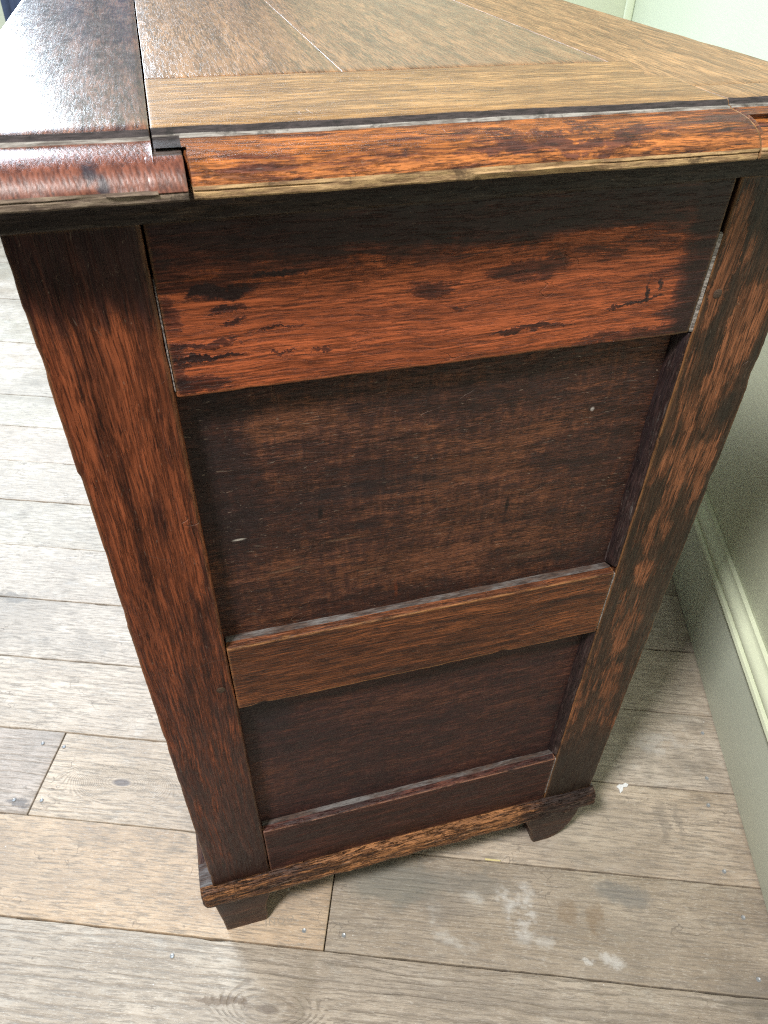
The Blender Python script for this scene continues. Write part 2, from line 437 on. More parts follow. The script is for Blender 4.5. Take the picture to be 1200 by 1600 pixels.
def sweep(name, prof, l0, l1, axis, mat, parent, step=0.010, amp=0.0004, chip=0.0012, seed=0, endr=0.001, mats=None,
          matfn=None, hook=None, freq=1.0):
    """push a profile along an axis; its faces waver, its arrises are chipped. axis X: prof=(y,z); Y: (x,z); Z: (x,y)"""
    ca = sum(p[0] for p in prof) / len(prof)
    cb = sum(p[1] for p in prof) / len(prof)
    n = max(2, int((l1 - l0) / step))
    ls = [l0, l0 + endr * 0.3, l0 + endr] + [l0 + (l1 - l0) * i / n for i in range(1, n)] + [l1 - endr, l1 - endr * 0.3, l1]
    ins = [endr * 0.8, endr * 0.3, 0] + [0] * (n - 1) + [0, endr * 0.3, endr * 0.8]
    V = []
    for l, d in zip(ls, ins):
        for q in prof:
            a, b, c = q[0], q[1], (q[2] if len(q) > 2 else 0)
            da, db = ca - a, cb - b
            L = math.hypot(da, db) or 1
            k = d
            if amp:
                k += amp * noise.noise(Vector((l * 14 * freq, a * 30, b * 30 + seed * 7.3)))
                k += amp * 0.5 * noise.noise(Vector((l * 60 * freq, a * 90, b * 90 + seed * 3.3)))
            if c and chip:
                t = noise.noise(Vector((l * 38 * freq, a * 12, b * 12 + seed * 11.1)))
                t2 = noise.noise(Vector((l * 260 * freq, a * 12, b * 12 + seed * 5.7)))
                k += chip * max(0, t - 0.18) * 1.5 + chip * 0.35 * max(0, t2 - 0.1)
            # inward, mostly straight along the nearest face normal for long thin profiles
            wa, wb = (math.copysign(1, da) if abs(da) > 1e-6 else 0), (math.copysign(1, db) if abs(db) > 1e-6 else 0)
            if c:
                a2, b2 = a + wa * k * 0.7, b + wb * k * 0.7
            else:
                xs = [p[0] for p in prof]; ys = [p[1] for p in prof]
                if min(abs(a - min(xs)), abs(a - max(xs))) < min(abs(b - min(ys)), abs(b - max(ys))):
                    a2, b2 = a + wa * k, b
                else:
                    a2, b2 = a, b + wb * k
            if hook:
                a2, b2 = hook(l, a2, b2)
            V.append({'X': (l, a2, b2), 'Y': (a2, l, b2), 'Z': (a2, b2, l)}[axis])
    m = len(prof)
    F, MI = [], []
    flip = axis == 'Y'
    for i in range(len(ls) - 1):
        for j in range(m):
            f = (i * m + j, i * m + (j + 1) % m, (i + 1) * m + (j + 1) % m, (i + 1) * m + j)
            F.append(f[::-1] if flip is False else f)
            MI.append(matfn(j, (ls[i] + ls[i + 1]) / 2) if matfn else 0)
    c0 = tuple(range(m)); c1 = tuple(range((len(ls) - 1) * m, len(ls) * m))
    F += [c0 if not flip else c0[::-1], c1[::-1] if not flip else c1]
    MI += [0, 0]
    o = link(name, V, F, mat, parent, matidx=MI, mats=mats)
    return o


def fix_normals(o):
    import bmesh
    bm = bmesh.new()
    bm.from_mesh(o.data)
    bmesh.ops.recalc_face_normals(bm, faces=bm.faces)
    bm.to_mesh(o.data)
    bm.free()
    return o


def structure(o):
    o['kind'] = 'structure'
    return o


# ---------------------------------------------------------------- room: floor, wall, baseboard
WX = 0.7638
FM = Matrix.Translation((WX * math.cos(TH) ** 2, -WX * math.cos(TH) * math.sin(TH), 0)) @ Matrix.Rotation(-TH, 4, 'Z')     # floor frame: X towards the wall (0 = wall), Y along it

g = G('subfloor_dark', 0.9)
g.b.inputs['Base Color'].default_value = (0.018, 0.016, 0.014, 1)
M['sub'] = g.m


def floor_material():
    g = G('worn_pine_boards', 0.6)
    info = g.N.new('ShaderNodeObjectInfo')
    seed, tint = info.outputs['Alpha'], info.outputs['Color']
    tr, tg, tb = g.sep(tint)
    P = g.obj()
    x, y, z = g.sep(P)
    off = g.comb(g.mul(seed, 37.0), g.mul(seed, 11.0), g.mul(seed, 5.0))
    Q = g.vadd(g.comb(x, y, 0.0), off)
    lo = g.noise(g.scl(Q, (1.1, 5.0, 1)), 1, 2, 0.45)
    lo2 = g.noise(g.scl(Q, (8, 26, 1)), 1, 4, 0.55)
    # growth rings cut lengthways, bent round a knot
    ph = g.add(g.mul(y, 640.0), g.add(g.mul(lo, 55.0), g.mul(lo2, 10.0)))
    def knot(cx, cy, ph, k=1.0):
        kx, ky = g.mul(g.sub(x, cx), 0.42), g.sub(y, cy)
        r = g.math('SQRT', g.add(g.mul(kx, kx), g.mul(ky, ky)))
        inf = g.step(r, 0.042 * k, 0.006 * k)
        return r, g.add(g.mul(ph, g.sub(1.0, inf)), g.mul(g.add(g.mul(r, 900.0), g.mul(lo2, 8.0)), inf))
    r1, ph = knot(-0.922, 0.180, ph)
    r2, ph = knot(-0.64, -0.088, ph, 0.8)
    ring = g.math('SINE', ph)
    ringm = g.mul(g.step(ring, 0.0, 1.0), g.step(g.noise(g.scl(Q, (9, 120, 1)), 1, 4, 0.6), 0.36, 0.6))
    fine = g.noise(g.scl(Q, (36, 380, 1)), 1, 5, 0.7)
    vfine = g.noise(g.scl(Q, (150, 800, 1)), 1, 4, 0.7)
    blot = g.noise(g.scl(Q, (9, 17, 1)), 1, 7, 0.66)
    blot2 = g.noise(g.scl(Q, (28, 40, 1)), 1, 6, 0.7)
    c = g.mix(g.step(blot, 0.30, 0.72), (0.385, 0.325, 0.262), (0.59, 0.525, 0.45))
    c = g.mix(g.step(blot2, 0.52, 0.74, 0, 0.5), c, (0.62, 0.60, 0.56))
    c = g.mix(1.0, c, tint, 'MULTIPLY')
    # blue channel of the tint is also how plainly the grain stands out
    gs = g.mul(g.step(seed, 0.0, 1.0, 0.25, 0.75), g.step(blot, 0.25, 0.6, 0.35, 1.0))
    c = g.mix(g.mul(ringm, g.mul(gs, 0.85)), c, (0.17, 0.135, 0.105))
    c = g.mix(g.step(fine, 0.45, 0.63, 0, 0.72), c, (0.20, 0.17, 0.14))
    c = g.mix(g.step(vfine, 0.54, 0.66, 0, 0.45), c, (0.66, 0.62, 0.56))
    c = g.mix(g.step(r1, 0.0075, 0.004, 0, 0.75), c, (0.12, 0.11, 0.12))
    c = g.mix(g.step(r2, 0.006, 0.003, 0, 0.7), c, (0.13, 0.10, 0.08))
    # dirt blotches, dark marks and paint
    D = g.vadd(P, g.scl(g.noise(P, 30, 5, 0.7, col=True), (0.05, 0.05, 0), (-0.025, -0.025, 0)))
    D2 = g.vadd(P, g.scl(g.noise(P, 55, 6, 0.75, col=True), (0.03, 0.03, 0), (-0.015, -0.015, 0)))
    dirt = g.step(g.noise(g.scl(Q, (6, 9, 1), (3.1, 0.7, 0)), 1, 8, 0.7), 0.53, 0.70)
    c = g.mix(g.mul(dirt, 0.5), c, (0.17, 0.155, 0.135))
    smud = g.step(g.noise(g.scl(Q, (3.5, 6, 1), (7.1, 2.7, 0)), 1, 6, 0.62), 0.45, 0.68)
    c = g.mix(g.mul(smud, 0.38), c, (0.24, 0.21, 0.18))
    crk = g.math('ABSOLUTE', g.sub(g.noise(g.scl(Q, (5, 7, 1), (1.3, 4.4, 0)), 1, 5, 0.6), 0.5))
    c = g.mix(g.mul(g.step(crk, 0.0045, 0.001), g.step(blot, 0.48, 0.62, 0, 0.55)), c, (0.11, 0.09, 0.075))
    specks = g.step(g.noise(P, 120, 3, 0.6), 0.70, 0.76)
    c = g.mix(g.mul(specks, 0.55), c, (0.10, 0.085, 0.07))
    wspk = g.step(g.noise(g.vadd(P, (5, 3, 1)), 110, 4, 0.65), 0.71, 0.75)
    c = g.mix(g.mul(wspk, 0.8), c, (0.75, 0.74, 0.71))
    stain = [((-0.50, 0.075, 0), (0.075, 0.035, 1), 0.55, (0.15, 0.16, 0.145)), ((-0.40, 0.085, 0), (0.07, 0.018, 1), 0.45, (0.17, 0.165, 0.15)),
             ((-0.43, 0.05, 0), (0.05, 0.02, 1), 0.35, (0.16, 0.145, 0.13)),
             ((-0.19, 0.092, 0), (0.045, 0.017, 1), 0.6, (0.16, 0.16, 0.155)), ((-0.23, 0.052, 0), (0.012, 0.022, 1), 0.5, (0.20, 0.13, 0.07)),
             ((-0.265, 0.06, 0), (0.012, 0.02, 1), 0.4, (0.20, 0.13, 0.07)), ((-0.115, 0.195, 0), (0.010, 0.038, 1), 0.5, (0.21, 0.18, 0.15)),
             ((-0.09, 0.20, 0), (0.006, 0.03, 1), 0.4, (0.19, 0.17, 0.15)), ((-1.06, 0.133, 0), (0.02, 0.006, 1), 0.7, (0.12, 0.115, 0.12)),
             ((-0.60, -0.06, 0), (0.012, 0.05, 1), 0.45, (0.24, 0.20, 0.15)), ((-0.12, 0.30, 0), (0.012, 0.03, 1), 0.3, (0.22, 0.20, 0.17)),
             ((-1.26, 0.52, 0), (0.05, 0.012, 1), 0.6, (0.16, 0.15, 0.14)), ((0.0, -0.02, 0), (0.10, 0.035, 1), 0.4, (0.13, 0.12, 0.105)),
             ((-0.70, -0.083, 0), (0.05, 0.006, 1), 0.7, (0.13, 0.09, 0.06)), ((-0.35, -0.05, 0), (0.3, 0.012, 1), 0.3, (0.2, 0.17, 0.14))]
    for cc, rr, a, colr in stain:
        c = g.mix(g.mul(g.blob(D, cc, rr, 1.2, 0.5), a), c, colr)
    paint = [((-0.328, 0.055, 0), (0.022, 0.038, 1), 0.6), ((-0.355, 0.075, 0), (0.010, 0.012, 1), 0.6), ((-0.30, 0.02, 0), (0.012, 0.008, 1), 0.4),
             ((-0.215, 0.006, 0), (0.015, 0.009, 1), 0.6), ((-0.245, 0.002, 0), (0.006, 0.005, 1), 0.6), ((-0.10, 0.33, 0), (0.04, 0.02, 1), 0.35),
             ((-0.31, -0.006, 0), (0.02, 0.008, 1), 0.3)]
    for cc, rr, a in paint:
        c = g.mix(g.mul(g.mul(g.blob(D2, cc, rr, 1.3, 0.6), g.step(blot2, 0.38, 0.55)), a), c, (0.62, 0.61, 0.59))
    # pale ring left by a pot
    rx, ry = g.sep(D2)[0], g.sep(D2)[1]
    rx, ry = g.mul(g.add(rx, 0.408), 0.85), g.sub(ry, 0.038)
    rr = g.math('SQRT', g.add(g.mul(rx, rx), g.mul(ry, ry)))
    ringp = g.mul(g.mul(g.step(rr, 0.018, 0.031), g.step(rr, 0.042, 0.032)), g.step(g.noise(P, 18, 3, 0.6), 0.42, 0.62))
    c = g.mix(g.mul(g.mul(ringp, g.step(blot2, 0.40, 0.62)), 0.42), c, (0.60, 0.59, 0.56))
    e = g.edge(0.003)
    c = g.mix(g.mul(e, 0.35), c, (0.50, 0.40, 0.26))
    g.put(g.b.inputs['Base Color'], c)
    g.put(g.b.inputs['Roughness'], g.step(blot, 0.3, 0.7, 0.48, 0.72))
    h = g.sub(g.mul(fine, -0.8), g.mul(ringm, g.mul(gs, 0.9)))
    g.bump(g.add(h, g.mul(blot2, 0.6)), 0.8, 0.0014)
    return g.m


M['floor'] = floor_material()
sub = link('floor', [(-2.6, -1.2, -0.024), (0.05, -1.2, -0.024), (0.05, 2.3, -0.024), (-2.6, 2.3, -0.024)], [(0, 1, 2, 3)], M['sub'], smooth=False)
sub.matrix_world = FM
structure(sub)
LINES = [-0.420, -0.286, -0.152, -0.0176, 0.117, 0.254, 0.3899, 0.5219, 0.6597, 0.795, 0.93, 1.065, 1.2, 1.335, 1.47, 1.605, 1.74, 1.875, 2.01, 2.145, 2.28, 2.415]
# row -> (joints, then for each piece tint r,g,b and grain strength 0..1)
rows = {
    2: ([], [(0.88, 0.86, 0.83, 0.97)]),
    3: ([-0.583], [(1.05, 0.90, 0.74, 0.20), (0.76, 0.72, 0.66, 0.35)]),
    4: ([-1.040], [(0.90, 0.88, 0.90, 0.62), (1.07, 1.01, 0.93, 0.45)]),
    5: ([], [(1.10, 1.08, 1.05, 0.26)]),
    6: ([-0.50], [(1.12, 1.12, 1.12, 0.16), (1.00, 0.98, 0.94, 0.22)]),
    7: ([], [(1.12, 1.12, 1.12, 0.2)]),
}
board_no = 0
GAP = 0.0007
SCREWS = [(1.068, 0.231), (1.033, 0.229), (1.069, 0.137), (1.029, 0.141), (0.612, 0.003), (0.560, 0.003), (0.774, -0.042),
          (0.033, 0.076), (0.034, 0.003), (0.043, 0.135), (0.034, 0.276), (0.022, 0.356), (0.042, 0.232)]
g = G('screw_steel', 0.35)
g.b.inputs['Metallic'].default_value = 0.3
g.b.inputs['Base Color'].default_value = (0.36, 0.38, 0.40, 1)
M['screw'] = g.m


def screw_mesh():
    V = [(0, 0, 0.0002)]
    F = []
    n = 12
    for rr, zz in ((0.0011, 0.0001), (0.0030, 0.0010), (0.0035, 0.0004), (0.0037, -0.0012)):
        for k in range(n):
            q = rr * (0.62 if rr < 0.002 and k % 3 else 1)
            V.append((q * math.cos(2 * math.pi * k / n), q * math.sin(2 * math.pi * k / n), zz))
    for k in range(n):
        F.append((0, 1 + k, 1 + (k + 1) % n))
        for j in range(3):
            F.append((1 + j * n + k, 1 + (j + 1) * n + k, 1 + (j + 1) * n + (k + 1) % n, 1 + j * n + (k + 1) % n))
    me = bpy.data.meshes.new('screw')
    me.from_pydata(V, [], F)
    me.materials.append(M['screw'])
    return me


SCM = screw_mesh()
for i in range(len(LINES) - 1):
    y0, y1 = LINES[i], LINES[i + 1]
    joints, tints = rows.get(i, ([], [(1.06 + 0.03 * math.sin(i * 2.1), 1.05, 1.04, 0.22)]))
    ends = [-2.55] + joints + [0.0070]
    for k in range(len(ends) - 1):
        rgb = tints[min(k, len(tints) - 1)]
        dz = 0.0006 * math.sin(board_no * 2.7)
        prof = rrect(y0 + GAP, y1 - GAP, -0.02, dz, 0.0012, 0.02)
        o = sweep('board', prof, ends[k] + 0.0008, ends[k + 1] - 0.0008, 'X', M['floor'], sub, step=0.012, amp=0.0007, chip=0.0024,
                  seed=board_no, endr=0.0012)
        o.color = rgb
        for sx, sy in SCREWS:
            if y0 < sy < y1 and ends[k] < -sx < ends[k + 1]:
                s = bpy.data.objects.new('screw', SCM)
                COL.objects.link(s)
                s.parent = o
                s.location = (-sx, sy, dz + 0.0004)
                s.rotation_euler = (0, 0, sx * 40)
                s.scale = (0.82, 0.82, 0.82)
        if i == 3 and k == 0:
            stamp_board = o
        board_no += 1
# faint stamped marks on the tan board
g = G('stamp_ink', 0.8)
g.b.inputs['Base Color'].default_value = (0.36, 0.30, 0.235, 1)
cu = bpy.data.curves.new('stamp', 'FONT')
cu.body = 'INOO'
cu.size = 0.0125
cu.extrude = 0.0001
cu.space_character = 1.25
tmp = bpy.data.objects.new('stamp', cu)
COL.objects.link(tmp)
dg = bpy.context.evaluated_depsgraph_get()
me = bpy.data.meshes.new_from_object(tmp.evaluated_get(dg))
bpy.data.objects.remove(tmp)
st = bpy.data.objects.new('stamp', me)
me.materials.clear()
me.materials.append(g.m)
COL.objects.link(st)
st.parent = stamp_board
st.location = (-0.664, 0.003, 0.0009)
st.rotation_euler = (0, 0, 0.25)


def wall_material(name, col, k=1.0):
    g = G(name, 0.42)
    P = g.obj()
    n = g.noise(P, 2.2, 3, 0.5)
    n2 = g.noise(P, 420, 3, 0.6)
    n3 = g.noise(g.scl(P, (1, 3, 30)), 6, 4, 0.6)
    c = g.mix(n, tuple(q * 0.93 for q in col), tuple(min(1, q * 1.05) for q in col))
    sp = g.step(g.noise(P, 45, 6, 0.72), 0.64, 0.70)
    c = g.mix(g.mul(sp, 0.25), c, tuple(q * 0.7 for q in col))
    g.put(g.b.inputs['Base Color'], c)
    g.bump(g.add(g.mul(n2, 0.12), g.add(n3, g.mul(g.noise(P, 90, 3, 0.5), 0.6))), 0.3 * k, 0.0015)
    return g.m


M['wall'] = wall_material('sage_wall_paint', (0.69, 0.735, 0.565))
M['skirt'] = wall_material('sage_baseboard_paint', (0.60, 0.65, 0.545), 0.6)
M['mould'] = wall_material('pale_green_gloss', (0.76, 0.82, 0.62), 0.5)


def boxmesh(name, x0, x1, y0, y1, z0, z1, mat, parent=None, r=0.001, axis='Y', amp=0.0, chip=0.0, step=0.3, **kw):
    if axis == 'Y':
        return sweep(name, rrect(x0, x1, z0, z1, r, 0.5), y0, y1, 'Y', mat, parent, step=step, amp=amp, chip=chip, **kw)
    if axis == 'X':
        return sweep(name, rrect(y0, y1, z0, z1, r, 0.5), x0, x1, 'X', mat, parent, step=step, amp=amp, chip=chip, **kw)
    return sweep(name, rrect(x0, x1, y0, y1, r, 0.5), z0, z1, 'Z', mat, parent, step=step, amp=amp, chip=chip, **kw)


FW = 2.352                                   # far wall, along the near one
wall = boxmesh('wall', 0.014, 0.12, -1.0, FW + 0.1, 0.0, 2.7, M['wall'])
wall.matrix_world = FM
structure(wall)
bb = boxmesh('baseboard', 0.0, 0.0138, -1.2, FW - 0.013, 0.0018, 0.158, M['skirt'], wall, r=0.0008)
mp = [(0.0138, 0.1585), (-0.004, 0.1585), (-0.009, 0.161), (-0.011, 0.165), (-0.009, 0.1695), (-0.004, 0.171), (-0.0035, 0.173), (-0.006, 0.176),
      (-0.006, 0.181), (-0.002, 0.1865), (0.004, 0.189), (0.007, 0.193), (0.0075, 0.197), (0.0138, 0.1985)]
bm_ = fix_normals(sweep('baseboard_moulding', mp, -1.2, FW - 0.013, 'Y', M['mould'], wall, step=0.2, amp=0.0, chip=0))
far = boxmesh('far_wall', -2.6, 0.0135, FW, FW + 0.1, 0.0, 2.7, M['wall'], axis='X')
far.matrix_world = FM
structure(far)
boxmesh('baseboard', -2.6, 0.0, FW - 0.0125, FW - 0.0002, 0.003, 0.158, M['skirt'], far, r=0.0008, axis='X')
boxmesh('baseboard_moulding', -2.6, -0.010, FW - 0.022, FW - 0.0127, 0.159, 0.197, M['mould'], far, r=0.004, axis='X')
boxmesh('corner_bead', -0.012, 0.0135, FW - 0.012, FW - 0.0003, 0.20, 2.69, M['mould'], far, r=0.004, axis='Z')

# ---------------------------------------------------------------- the chest
chest = bpy.data.objects.new('oak_chest', None)
COL.objects.link(chest)
chest['label'] = 'worn dark oak panelled chest with orange patches, standing askew beside the green wall'
chest['category'] = 'chest'
LEN = 1.15                                   # its length, away from the camera
ZC, ZT = 0.122, 0.9035                       # carcass bottom, underside of bed moulding
XA, XB, W = 0.0691, 0.4320, 0.500
D = 0.013                                    # how far the panels lie back


def left_hook(l, a, b):
    # long splinter missing from the outer arris of the front stile
    if a < 0.004 and b < 0.006:
        if 0.60 < l < 0.752:
            k = 0.0016 * min(1, (0.752 - l) / 0.003) * (0.35 + 0.65 * (l - 0.60) / 0.152)
            a += k
        if 0.752 <= l < 0.862:
            a += 0.0005
    return a, b


s1 = sweep('stile', rrect(0.0, XA, 0.0, 0.034, 0.0022, 0.008), ZC, ZT, 'Z', M['stile_front'], chest, step=0.004, amp=0.0005, chip=0.0018,
           seed=1, hook=left_hook)
# the back stile has a chamfer along the panels
xb = XB


def stile_prof():
    p = rrect(xb, W, 0.0, 0.034, 0.0018, 0.008)
    return p


def back_hook(l, a, b):
    return a, b


s2 = sweep('stile', stile_prof(), ZC, ZT, 'Z', M['stile_back'], chest, step=0.004, amp=0.0005, chip=0.0018, seed=2)
# top rail: flush face, thick
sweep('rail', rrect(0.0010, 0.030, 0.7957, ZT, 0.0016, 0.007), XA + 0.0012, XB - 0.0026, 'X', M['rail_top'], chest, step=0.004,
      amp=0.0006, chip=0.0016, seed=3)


def rail_prof(zb, zt, dep):
    # front face, then a dusty chamfer running back and up to the panel
    pts = []
    n = 9
    for i in range(n + 1):
        pts.append((0.0006, zt - 0.001 + (zb + 0.0015 - zt + 0.001) * i / n, 0 if 0 < i < n else 1))
    pts += [(0.0018, zb + 0.0002, 1), (0.030, zb, 0), (0.030, zt + 0.006, 0)]
    m = 5
    for i in range(m + 1):
        t = i / m
        pts.append((dep + 0.003 - (dep + 0.003 - 0.0022) * t, zt + 0.0035 * (1 - t) ** 1.5, 0))
    return pts


def rail_mat(prof):
    n = len(prof)

    def f(j, l):
        return 1 if n - 7 < j < n - 3 else 0
    return f


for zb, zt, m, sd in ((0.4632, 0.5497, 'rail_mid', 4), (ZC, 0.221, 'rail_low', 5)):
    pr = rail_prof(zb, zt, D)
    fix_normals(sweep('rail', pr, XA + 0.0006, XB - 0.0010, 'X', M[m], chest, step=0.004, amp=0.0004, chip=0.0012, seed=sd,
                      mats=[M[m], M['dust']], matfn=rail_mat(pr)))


def panel(z0, z1, mat, seed):
    """a slightly hollow, hand-worked surface set back from the frame, its field a little proud of its margins"""
    x0, x1 = XA - 0.006, XB + 0.006
    nx, nz = 90, 60
    V, F = [], []
    for j in range(nz + 1):
        for i in range(nx + 1):
            x = x0 + (x1 - x0) * i / nx
            z = z0 + (z1 - z0) * j / nz
            y = D + 0.0012 * noise.noise(Vector((x * 7, z * 22, seed))) + 0.0004 * noise.noise(Vector((x * 30, z * 110, seed)))
            y += 0.0002 * noise.noise(Vector((x * 300, z * 300, seed)))
            V.append((x, y, z))
    for j in range(nz):
        for i in range(nx):
            a = j * (nx + 1) + i
            F.append((a, a + 1, a + nx + 2, a + nx + 1))
    nb = len(V)
    V += [(x0, D + 0.012, z0), (x1, D + 0.012, z0), (x1, D + 0.012, z1), (x0, D + 0.012, z1)]
    F.append((nb + 3, nb + 2, nb + 1, nb))
    bot = [i for i in range(nx + 1)]
    top = [nz * (nx + 1) + i for i in range(nx + 1)]
    lef = [j * (nx + 1) for j in range(nz + 1)]
    rig = [j * (nx + 1) + nx for j in range(nz + 1)]
    F.append(tuple(bot[::-1] + [nb, nb + 1]))
    F.append(tuple(top + [nb + 2, nb + 3]))
    F.append(tuple(lef + [nb + 3, nb]))
    F.append(tuple(rig[::-1] + [nb + 1, nb + 2]))
    return link('panel', V, F, M[mat], chest)


panel(0.5497 - 0.004, 0.7957 + 0.006, 'panel_a', 3.3)
panel(0.221 - 0.004, 0.4632 + 0.006, 'panel_b', 7.1)
# worn bead along the back stile beside each panel
M['bead'] = oak('oak_panel_bead', 'Z', 19.0, (0.014, 0.009, 0.010), (0.034, 0.018, 0.016), (0.10, 0.085, 0.08), -0.62, 2.5, edgew=0, sharp=3)
for z0, z1, sd in ((0.556, 0.7955, 21), (0.2275, 0.4630, 22)):
    bp = [(XB + 0.001, 0.0015), (XB - 0.0012, 0.0016), (XB - 0.0028, 0.0032), (XB - 0.0050, 0.0080), (XB - 0.0066, 0.0105), (XB - 0.0072, 0.0145), (XB + 0.001, 0.0145)]
    fix_normals(sweep('bead', bp, z0, z1, 'Z', M['bead'], chest, step=0.004, amp=0.0005, chip=0, seed=sd))

for zz0, zz1, xx0, xx1, sd in ((0.7965, 0.868, XB - 0.0030, XB + 0.0002, 51), (0.466, 0.548, XB - 0.0013, XB + 0.0006, 52), (0.80, 0.872, XA + 0.0002, XA + 0.0012, 53),
                               (0.135, 0.2195, XB - 0.0013, XB + 0.0004, 54)):
    fix_normals(sweep('joint_dust', [(xx0, 0.0022), (xx0 * 0.5 + xx1 * 0.5, 0.0012), (xx1, 0.0008), (xx1, 0.006), (xx0, 0.006)], zz0, zz1, 'Z', M['dustline'],
                      chest, step=0.0025, amp=0.0005, chip=0, seed=sd, freq=2.0))

# oak pegs through the mortice joints
def peg(x, z, r):
    V, F = [], []
    n = 14
    for rr, yy in ((r, 0.003), (r, 0.0000), (r * 0.8, -0.0004), (0.0001, -0.0005)):
        for k in range(n):
            q = rr * (1 + 0.12 * noise.noise(Vector((k * 0.9, x * 50, z * 50))))
            V.append((x + q * math.cos(2 * math.pi * k / n), yy, z + q * math.sin(2 * math.pi * k / n)))
    for j in range(3):
        for k in range(n):
            F.append((j * n + k, j * n + (k + 1) % n, (j + 1) * n + (k + 1) % n, (j + 1) * n + k))
    fix_normals(link('peg', V, F, M['peg'], chest))


for x, z, r in ((0.058, 0.498, 0.0038), (0.4425, 0.825, 0.0034), (0.447, 0.505, 0.0028), (0.018, 0.172, 0.002)):
    peg(x, z, r)

# bed moulding under the top
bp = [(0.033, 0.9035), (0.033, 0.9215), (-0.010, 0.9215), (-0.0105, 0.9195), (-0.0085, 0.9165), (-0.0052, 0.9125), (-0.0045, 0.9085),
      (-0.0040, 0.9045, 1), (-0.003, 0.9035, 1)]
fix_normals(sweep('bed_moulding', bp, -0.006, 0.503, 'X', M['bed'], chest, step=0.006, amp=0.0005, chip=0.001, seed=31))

# ---------------------------------------------------------------- top boards with moulded edge
ZTOP = 0.944
NO = 12                                      # profile: (y, z) from the flat top round the thumbnail edge to the underside
edge_prof = [(0.0140, ZTOP, 1), (0.0130, ZTOP - 0.0007, 1), (0.0120, ZTOP - 0.0019), (0.0113, ZTOP - 0.0027), (0.0094, ZTOP - 0.0031)]
ax, az, bx, bz = 0.0088, ZTOP - 0.0040, -0.0262, ZTOP - 0.0170
cur = []
for i in range(NO + 1):
    t = i / NO
    p0, p1, p2 = (ax, az), (-0.0205, ZTOP - 0.0040), (bx, bz)
    cur.append(((1 - t) ** 2 * p0[0] + 2 * t * (1 - t) * p1[0] + t * t * p2[0], (1 - t) ** 2 * p0[1] + 2 * t * (1 - t) * p1[1] + t * t * p2[1]))
low = [(-0.0268, ZTOP - 0.0185), (-0.0258, ZTOP - 0.0192), (-0.0268, ZTOP - 0.0198), (-0.0270, ZTOP - 0.0222, 1), (-0.0262, ZTOP - 0.0232, 1)]


def top_piece(x0, x1, ydeep, mats, seed, bite=None, step=0.004, chip=0.0008, notch=None):
    pts = list(edge_prof) + [(a, b) for a, b in cur] + list(low)
    pts = [(p[0], p[1], p[2] if len(p) > 2 else 0) for p in pts]
    n_front = len(pts)
    pts += [(0.030, ZTOP - 0.0226, 0), (ydeep, ZTOP - 0.0226, 0), (ydeep, ZTOP - 0.001, 0), (ydeep - 0.0008, ZTOP, 0)]
    k = max(2, int((ydeep - 0.03) / 0.02))
    for i in range(1, k):
        pts.append((ydeep - (ydeep - 0.014) * i / k, ZTOP, 0))
    # underside corner ok
    n0 = len(edge_prof)

    def mf(j, l):
        if bite and l < bite and n0 - 1 <= j < n_front:
            return 3  # bite's pocket painted dark, its shade put into the colour
        if j < 3:
            return 3
        if j < 5:
            return 4
        if j < n0 + NO:
            return 1
        if j < n_front:
            return 2
        return 0

    def hook(l, a, b):
        if a < 0.02:
            b += 0.0005 * noise.noise(Vector((l * 12, seed, 2.0)))
            if b > ZTOP - 0.0045 and a > 0.009:          # ragged upper arris
                a += 0.0014 * noise.noise(Vector((l * 45, seed, 0))) + 0.0007 * max(0, noise.noise(Vector((l * 220, 1.0, seed))))
                if l > 0.40:
                    a += 0.0022 * max(0, noise.noise(Vector((l * 130, 4.0, seed))))
            if b < ZTOP - 0.018 and a < 0:
                a += 0.0012 * max(0, noise.noise(Vector((l * 45, 9.0, seed)))) + 0.0006 * noise.noise(Vector((l * 190, 2.0, seed)))
        if abs(b - (ZTOP - 0.0192)) < 0.0005 and a < -0.02:
            a -= 0.0012 * min(1, max(0, 3 * noise.noise(Vector((l * 16, 5.0, seed)))))
        if notch:
            a, b = notch(l, a, b)
        return a, b
    return fix_normals(sweep('top_board', pts, x0, x1, 'X', mats[0], chest, step=step, amp=0.00018, chip=0, seed=seed, mats=mats, matfn=mf,
                             hook=hook, endr=0.0006))


M['cove'] = rawwood('shaded_cove', (0.010, 0.007, 0.008), (0.050, 0.038, 0.040), 1.5)  # shade of the upright step put into a dark colour
M['fillet'] = rawwood('lit_fillet', (0.10, 0.085, 0.075), (0.36, 0.34, 0.32), 0.8)  # light caught by the small ledge, painted as a pale line
XL, XR = -0.0225, 0.5165
XJ1, XJ2 = 0.0815, 0.3995
M['raw_dirty'] = rawwood('dirty_lower_edge', (0.085, 0.055, 0.04), (0.24, 0.18, 0.13), 1.0)
mats_end = [M['top_front'], M['endgrain'], M['raw_dirty'], M['cove'], M['fillet']]
mats_side = [M['top_side'], M['top_edge'], M['raw'], M['cove'], M['fillet']]
mats_back = [M['top_back'], M['top_edge'], M['raw'], M['cove'], M['fillet']]
# front board, its end grain showing at the side; the lower half of its end runs on as a lap under the side board
top_piece(XL, XJ1, LEN, mats_end, 1.5)
# side board between the two long boards
YB = 0.1315


def lap(l, a, b):
    # a square bite out of the moulded edge beside the joint
    if l < 0.0965 and a < 0.004:
        if b < ZTOP - 0.0048:
            a = max(a, 0.0030)
    return a, b


top_piece(XJ1 + 0.0010, 0.4160, YB, mats_side, 2.5, notch=lap, bite=0.0962, step=0.0022)
